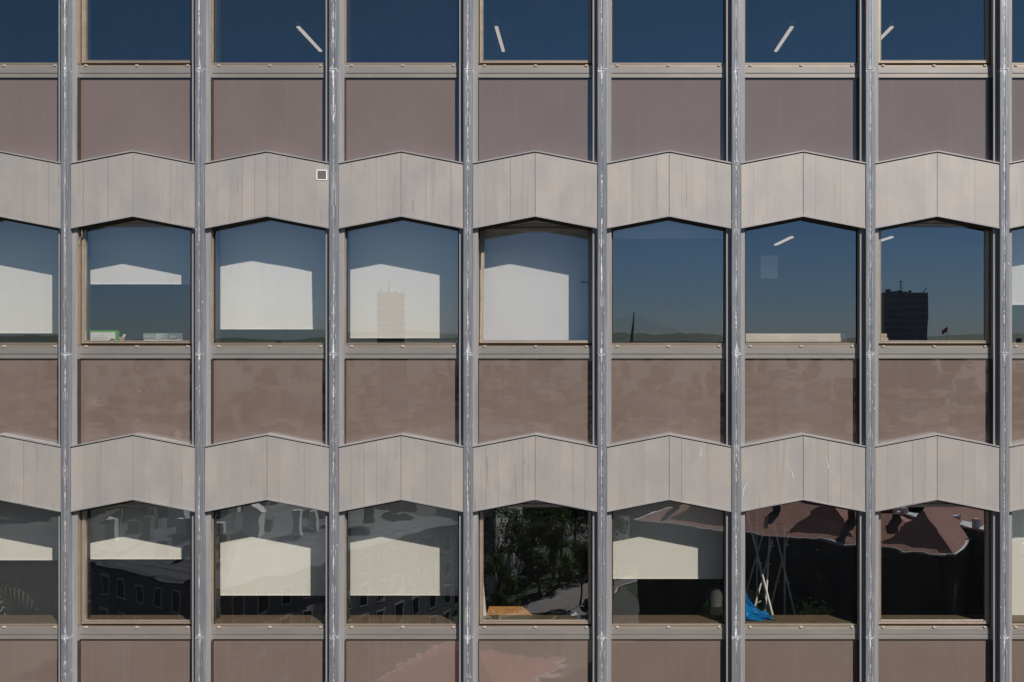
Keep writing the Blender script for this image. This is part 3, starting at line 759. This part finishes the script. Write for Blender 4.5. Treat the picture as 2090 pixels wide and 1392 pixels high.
# grey corner building (left)
Cn=(-36,-87); Be=(-17.5,-119); Ae=(-60,-103)
pts=ccw([Cn,Be,(Be[0]+Ae[0]-Cn[0],Be[1]+Ae[1]-Cn[1]),Ae])
gb=house('grey_roofed_building','large ornate corner building with a grey roof mirrored in the lower left windows',pts,20,24.2,M['greytile'],M['render'])
loc0=Vector((pts[0][0],pts[0][1]))
facade_windows(gb,Vector(Cn)-loc0,Vector(Be)-loc0,(17.6,14.2,10.8,7.4,4),12)
facade_windows(gb,Vector(Ae)-loc0,Vector(Cn)-loc0,(17.6,14.2,10.8,7.4,4),9)
m=MB()
for (A,B) in ((Cn,Be),(Ae,Cn)):
    A=Vector(A)-loc0; B=Vector(B)-loc0; dd=(B-A).normalized(); nn=Vector((dd.y,-dd.x))
    for z in (19.2,12.5,9.1,2.2):
        m.poly([(*(A-nn*.0),z),(*(B-nn*.0),z),(*(B+nn*.45),z),(*(A+nn*.45),z),(*(A-nn*.0),z+.35),(*(B-nn*.0),z+.35),(*(B+nn*.45),z+.35),(*(A+nn*.45),z+.35)],[(0,3,2,1),(4,5,6,7),(3,7,6,2),(0,1,5,4),(1,2,6,5),(3,0,4,7)])
m.build('cornice',M['trim'],gb)
for i,(x,y) in enumerate(((-45,-104),(-38,-101),(-33,-112),(-50,-110))):
    m=MB(); m.box(-1,1,-.8,.8,0,2.8); m.prism_y([(-1.2,2.8),(1.2,2.8),(0,4)],-.9,.9); m.build('dormer',M['trim'],gb,(x-loc0.x,y-loc0.y,22.2))
rn=random.Random(8)
for i in range(26):
    u=rn.random(); v=rn.uniform(.1,.9); p=Vector(Cn).lerp(Vector(Be),u)*(1-v)+(Vector(Ae)+(Vector(Be)-Vector(Cn))*u)*v
    m=MB(); w_=rn.uniform(.35,.8)
    m.box(-w_,w_,-.5,.5,0,rn.uniform(1.2,3.0)); m.box(-w_-.1,w_+.1,-.6,.6,-.2,.25)
    if rn.random()<.4: m.tube((w_+.6,0,-.5),(w_+.6,0,rn.uniform(3,5)),.05,.04,5)
    m.build('chimney',M['trim'] if rn.random()<.4 else M['darkwall'],gb,(p.x-loc0.x,p.y-loc0.y,22.0))
# small annex with a red roof, mirrored in the lowest brown panels
house('red_roofed_house','small red tiled house mirrored faintly in the lowest brown panels',ccw([(-20,-86),(-8,-80),(-3,-91),(-15,-97)]),11,13.4,M['redtile'],M['render'])
house('low_grey_house','low grey roofed house behind the ornate corner building',ccw([(-62,-135),(-28,-128),(-24,-146),(-58,-153)]),21,25,M['greytile'],M['render'],win=[(0,(18,14.5),11)])
house('white_block','pale block with rows of windows behind the grey roof',ccw([(-34,-168),(-16,-162),(-12,-180),(-30,-186)]),27,29,M['greytile'],M['trim'],win=[(0,(25,22,19),7)])
house('yellow_house','ochre house with a red roof beyond the park',ccw([(8,-196),(34,-186),(38,-202),(12,-212)]),15,20,M['redtile'],M['render2'],win=[(0,(12,8.5),8)])
house('long_grey_block','long grey roofed block beside the street at the right',ccw([(52,-128),(60,-118),(92,-190),(84,-198)]),16,19,M['greytile'],M['render'],win=[(3,(13,9.5,6),14)])

for (x,y,ww,dd,z,ang,lab) in ((50,-128,2.6,34,18,-24,'pale flat parapet roof running away beside the red roof'),(64,-160,4.5,16,8,-22,'low bright shed roof beyond the parapet roof'),(58.5,-146,4,9,6,-18,'small bright shed roof nearest the street'),(67,-150,3,12,7,-20,'low brownish shed beside the bright roofs'),(49,-124,1.2,26,19.5,-24,'narrow white wall on the parapet roof')):
    r=tag(empty('flat_roofed_shed',(x,y,0),R(ang)),lab,'shed')
    m=MB(); m.box(-ww/2,ww/2,-dd/2,dd/2,0,z-.2); m.build('wall',M['darkwall'],r)
    m=MB(); m.box(-ww/2-.2,ww/2+.2,-dd/2-.2,dd/2+.2,z-.2,z); rn=random.Random(int(x))
    for i in range(int(dd/3)): q=rn.uniform(-dd/2,dd/2-1); m.box(-ww/2,ww/2*rn.random(),q,q+rn.uniform(.3,1.2),z,z+rn.uniform(.3,1.1))
    m.build('roof',M['gutter'] if 'brown' not in lab else M['redtile'],r)
# trees
M['bark']=simple('tree_bark',(.07,.055,.04),.9,nscale=6)
def mat_leaf(name,a,b):
    t=NT(name); g=t.n('ShaderNodeNewGeometry'); c=t.mix(g.outputs['Random Per Island'],a,b)
    d=t.bsdf(c,.7,0,.2); tl=t.n('ShaderNodeBsdfTranslucent'); t.l(c,tl.inputs[0]); mx=t.n('ShaderNodeMixShader'); mx.inputs[0].default_value=.25
    t.l(d.outputs[0],mx.inputs[1]); t.l(tl.outputs[0],mx.inputs[2]); return t.done(mx.outputs[0])
M['leaf']=mat_leaf('dark_foliage',(.045,.07,.028),(.095,.13,.05)); M['leaf2']=mat_leaf('light_foliage',(.13,.165,.06),(.23,.27,.12))
def tree(x,y,h,rad,lm,label,conifer=False,seed=0,nl=2600,bare=0):
    rn=random.Random(seed); r=tag(empty('tree',(x,y,0)),label,'tree','trees mirrored in the lower windows')
    m=MB(); m.tube((0,0,0),(.2,.1,h*.55),.32*h/14,.16*h/14,9)
    for q in range(9):
        az=rn.uniform(0,6.28); z=h*rn.uniform(.28,.6); L_=rad*rn.uniform(.6,.95)
        A=Vector((.1,.05,z)); B=A+Vector((math.cos(az)*L_*.5,math.sin(az)*L_*.5,L_*.45)); C_=B+Vector((math.cos(az+.4)*L_*.45,math.sin(az+.4)*L_*.45,L_*.4))
        m.tube(A,B,.11,.07,6); m.tube(B,C_,.07,.03,5)
        for w2 in range(3):
            B2=B.lerp(C_,rn.random()); m.tube(B2,B2+Vector((rn.uniform(-1,1),rn.uniform(-1,1),rn.uniform(.2,1)))*L_*.3,.035,.012,4)
    m.build('trunk',M['bark'],r)
    l=MB(); cl=[]
    for q in range(26):
        if conifer:
            z=rn.random()**.8; rr_=rad*(1-z)*.9; az=rn.uniform(0,6.28); cl.append((Vector((math.cos(az)*rr_*.6,math.sin(az)*rr_*.6,h*(.15+.85*z))),rad*.33*(1.15-z)))
        else:
            az=rn.uniform(0,6.28); u=rn.uniform(-.7,1); s_=math.sqrt(max(0,1-u*u))*rn.uniform(.45,.85)
            cl.append((Vector((math.cos(az)*rad*s_,math.sin(az)*rad*s_,h*.66+u*h*.29)),rad*rn.uniform(.2,.36)))
    for i in range(nl):
        c,rc=cl[rn.randrange(len(cl))]
        d_=Vector((rn.gauss(0,1),rn.gauss(0,1),rn.gauss(0,1))).normalized()*rc*rn.random()**.45; p=c+d_
        a_=Vector((rn.gauss(0,1),rn.gauss(0,1),rn.gauss(0,.6))).normalized()*rn.uniform(.16,.34); b_=a_.orthogonal().normalized()*rn.uniform(.1,.22)
        l.poly([p-a_,p-b_,p+a_,p+b_],[(0,1,2,3)])
    l.build('crown',lm,r)
for i,a in enumerate([(-4.5,-165,17,3.6,M['leaf2'],'light green conical tree mirrored at the top of the park window',True),
    (-.5,-153,11,4.2,M['leaf'],'dark tree with a leaning trunk beside the mirrored path'),
    (-10,-172,14,5,M['leaf'],'dark tree at the left of the mirrored park'),
    (2,-178,14,5.5,M['leaf'],'dark tree at the right of the mirrored park'),
    (-7,-186,16,6,M['leaf'],'dark tree at the back of the mirrored park'),
    (-2,-190,17,6,M['leaf'],'tall dark tree at the back right of the mirrored park'),(-14,-192,16,6,M['leaf'],'broad dark tree at the back left of the mirrored park'),
    (-8.5,-162,12,4.5,M['leaf'],'dark tree left of the light conical one'),
    (-6,-174,14,5.5,M['leaf'],'dark tree behind the light conical one'),
    (-13,-130,13,4.2,M['leaf'],'dark tree beside the ornate facade'),(-15,-160,16,5.5,M['leaf'],'broad tree at the far left of the mirrored park'),(3.5,-150,12,4.2,M['leaf'],'dark tree at the left end of the long red roofed building'),
    (18,-108,14,5,M['leaf'],'dark tree standing in the shade of the red roofed row, left'),
    (27,-101,14,5,M['leaf'],'dark tree standing in the shade of the red roofed row, middle'),
    (36,-97,13,5,M['leaf'],'dark tree standing in the shade of the red roofed row, right'),
    (30,-150,15,5,M['leaf2'],'light tree behind the long red roof')]):
    tree(*a[:6],conifer=(len(a)>6),seed=40+i)
# parked car
def car(x,y,rz,body,label):
    r=tag(empty('parked_car',(x,y,.03),rz),label,'car')
    bm_=bmesh.new(); sec=[(-2.1,.35,.75,.80),(-2.0,.30,.88,.86),(-1.0,.28,.98,.88),(.8,.28,.95,.88),(1.9,.30,.85,.86),(2.1,.36,.70,.80)]
    m=MB()
    for (a_,b_) in zip(sec,sec[1:]):
        x0,l0,h0,w0=a_; x1,l1,h1,w1=b_
        m.poly([(x0,-w0,l0),(x0,w0,l0),(x0,w0*.94,h0),(x0,-w0*.94,h0),(x1,-w1,l1),(x1,w1,l1),(x1,w1*.94,h1),(x1,-w1*.94,h1)],[(0,1,5,4),(3,7,6,2),(0,4,7,3),(1,2,6,5)])
    m.poly([(-2.1,-.8,.35),(-2.1,.8,.35),(-2.1,.75,.75),(-2.1,-.75,.75)],[(0,3,2,1)]); m.poly([(2.1,-.8,.36),(2.1,.8,.36),(2.1,.75,.7),(2.1,-.75,.7)],[(0,1,2,3)])
    m.poly([(-1.6,-.66,1.40),(-1.6,.66,1.40),(.45,.66,1.42),(.45,-.66,1.42),(-1.6,-.66,1.46),(-1.6,.66,1.46),(.45,.66,1.48),(.45,-.66,1.48)],[(0,1,2,3),(4,7,6,5),(0,4,5,1),(1,5,6,2),(2,6,7,3),(3,7,4,0)])
    bm_.free(); m.build('body',body,r)
    m=MB(); m.poly([(-1.95,-.8,.9),(-1.95,.8,.9),(-1.6,.65,1.4),(-1.6,-.65,1.4),(1.1,-.8,.94),(1.1,.8,.94),(.45,.65,1.42),(.45,-.65,1.42)],[(0,3,2,1),(4,5,6,7),(0,4,7,3),(1,2,6,5)]); m.build('glazing',M['cityglass'],r)
    wh=MB(); wh.tube((0,-.11,0),(0,.11,0),.32,n=18); mw=wh.mesh('wheel',M['gasket'])
    for (a_,b_) in ((-1.3,-.8),(-1.3,.8),(1.3,-.8),(1.3,.8)): link('wheel',mw,r,(a_,b_,.32))
car(-1.6,-143,R(35),simple('white_car_paint',(.75,.77,.78),.25),'white hatchback mirrored at the foot of the park window')
car(1.8,-151,R(50),simple('black_car_paint',(.03,.03,.035),.25),'dark car mirrored above the white hatchback')

# two towers
M['towerdark']=simple('dark_curtain_wall',(.13,.15,.17),.35); M['towerband']=simple('pale_spandrel_band',(.30,.31,.33),.6); M['towerpale']=simple('brownish_tower_wall',(.13,.11,.10),.7)
def tower(px0,px1,ytop,dist,wall,label,floors,rot=0):
    k_=(dist+D)/(S*D); x0=(px0-1195)*k_; x1=(px1-1195)*k_; h=E+(685-ytop)*k_; W_=x1-x0
    r=tag(empty('office_tower',((x0+x1)/2,-dist,0),R(rot)),label,'tower')
    m=MB(); m.box(-W_/2,W_/2,-W_*.7,0,0,h); m.build('shaft',wall,r)
    m=MB(); nf=floors
    for i in range(nf):
        z=h-5-(h-8)*i/nf; m.box(-W_/2-.15,W_/2+.15,-W_*.7-.15,.15,z-.9,z)
    m.build('floor_bands',M['towerband'],r)
    m=MB(); rn=random.Random(7)
    for i in range(12): x=-W_/2+W_*(i+.5)/12; m.box(x-.2,x+.2,-.05,.25,h-5,h-.5)
    m.build('top_fins',M['towerband'],r)
    m=MB(); m.box(-W_*.42,-W_*.33,-5,-2,h,h+2.8)
    for i in range(9): x=rn.uniform(-.35,.45)*W_; m.box(x,x+rn.uniform(.8,2.2),-6,-3,h,h+rn.uniform(.6,1.6))
    m.tube((-W_*.1,-4,h),(-W_*.1,-4,h+8.5),.4,.25,6); 
    for z in (3,5,7): m.box(-W_*.1-1.1,-W_*.1+1.1,-4.3,-3.7,h+z,h+z+.5)
    m.tube((W_*.42,-4,h),(W_*.5,-4,h+3.2),.3,.3,6); m.build('roof_plant',M['towerdark'],r)
tower(1813,1901,600,640,M['towerdark'],'dark office tower mirrored in the right window of the middle row',15,3)
tower(778,833,606,640,M['towerpale'],'blurred tower mirrored across the fourth blind of the middle row',14,-4)
# flag on a roof pole
k_=(170+D)/(S*D); fx=(1941-1195)*k_; ftop=E+(685-668)*k_
r=tag(empty('flagpole',(fx,-170,0)),'red flag flying from a pole right of the mirrored dark tower','flag')
m=MB(); m.tube((0,0,0),(0,0,ftop),.09,.05,6); m.build('pole',M['trim'],r)
m=MB(); n_=10
for i in range(n_):
    for (zz,xx) in ((0,i/n_),(0,(i+1)/n_)): pass
pts_=[(-.95*i/n_, .12*math.sin(i*1.1), ftop-.2-.6*(i/n_)) for i in range(n_+1)]
for a_,b_ in zip(pts_,pts_[1:]): m.poly([a_,b_,(b_[0],b_[1],b_[2]-.8),(a_[0],a_[1],a_[2]-.8)],[(0,1,2,3)])
m.build('cloth',simple('red_cloth',(.42,.05,.05),.8,var=.3,nscale=2),r)
# cable stayed bridge
BD=3600; k_=(BD+D)/(S*D); bx_=(1296-1195)*k_; bt=E+(685-637)*k_
r=tag(empty('cable_bridge',(bx_,-BD,0)),'cable stayed bridge with one tall needle pylon mirrored in the sixth middle window','bridge')
m=MB(); m.tube((-10,0,0),(2,0,bt),8,1.5,8); m.build('pylon',M['towerdark'],r)
m=MB(); m.box(-400,330,-8,8,18,22); m.build('deck',M['towerdark'],r)
m=MB()
for i in range(16):
    z=bt*(.55+.0265*i); 
    for s_ in (-1,1): m.tube((0,0,z),(s_*(40+i*15),0,22),.28,n=4)
m.build('cables',M['towerband'],r)
# far city as one mass, hills
rn=random.Random(21); vm=MB(); fm=MB(); gm=MB()
for i in range(1100):
    a_=rn.uniform(.011,.15); d_=(E-12)/a_-D; x=rn.uniform(-1,1)*(30+d_*.62)-d_*.02
    if d_<240: continue
    w_=rn.uniform(6,13); l_=rn.uniform(6,16); h=rn.choice((6,8,9,11,12,14,16))*rn.uniform(.8,1.15)
    if d_>700 and rn.random()<.04: h=rn.uniform(22,38); w_*=1.6
    q=vm if rn.random()<.98 else gm
    ang=rn.uniform(-.5,.5); ca,sa=math.cos(ang),math.sin(ang)
    P_=lambda a,b:(x+a*ca-b*sa,-d_+a*sa+b*ca)
    c4=[P_(-w_/2,-l_/2),P_(w_/2,-l_/2),P_(w_/2,l_/2),P_(-w_/2,l_/2)]
    q.prism_z(c4,0,h)
    if h<20 and rn.random()<.7: hip_roof(fm,c4,h+.3,h+rn.uniform(2,3.4),.5)
    if rn.random()<.25:
        a,b=P_(0,0); q_=rn.uniform(3,9); gm.box(a-q_,a+q_,b-.5,b+.5,h,h+rn.uniform(.4,1.6))
for i in range(150):
    d_=(E-14)/rn.uniform(.02,.10); x=rn.uniform(-.30,.42)*d_; L_=rn.uniform(5,16); an=rn.uniform(-.35,.35); z=rn.uniform(11,15)
    p=Vector((x,-d_-D)); q_=Vector((math.cos(an),math.sin(an)))*L_; nn=Vector((-q_.y,q_.x)).normalized()*rn.uniform(.3,1.1)
    gm.prism_z([tuple(p-q_-nn),tuple(p+q_-nn),tuple(p+q_+nn),tuple(p-q_+nn)],z-2,z)
o=tag(vm.build('distant_city',simple('far_plaster',(.075,.072,.07),.9,var=.2,nscale=.02)),'far-off pale houses of the town mirrored in the glass','town',kind='stuff')
o=tag(gm.build('distant_city',simple('far_white_plaster',(.42,.41,.39),.9,var=.3,nscale=.02)),'far-off lighter blocks of the town mirrored in the glass','town',kind='stuff')
o=tag(fm.build('distant_roofs',simple('far_roof_tiles',(.098,.078,.070),.9,var=.2,nscale=.08)),'far-off red roofs of the town mirrored in the glass','roofs',kind='stuff')
M['wood_']=simple('far_woodland',(.035,.05,.03),.95,nscale=.01)
m=MB(); N_=160; pr=[]
for i in range(N_+1):
    x=-4600+9200*i/N_; h=30+24*(.5+.5*math.sin(x*.0011+1.2))*(.6+.4*math.sin(x*.0037))+7*math.sin(x*.011)+rn.uniform(0,8)
    pr.append((x,h))
for (a_,b_) in zip(pr,pr[1:]):
    m.poly([(a_[0],-5200,0),(b_[0],-5200,0),(b_[0],-5900,b_[1]),(a_[0],-5900,a_[1]),(b_[0],-6900,b_[1]*.6),(a_[0],-6900,a_[1]*.6)],[(0,3,2,1),(3,5,4,2)])
tag(m.build('hills',M['wood_']),kind='structure')
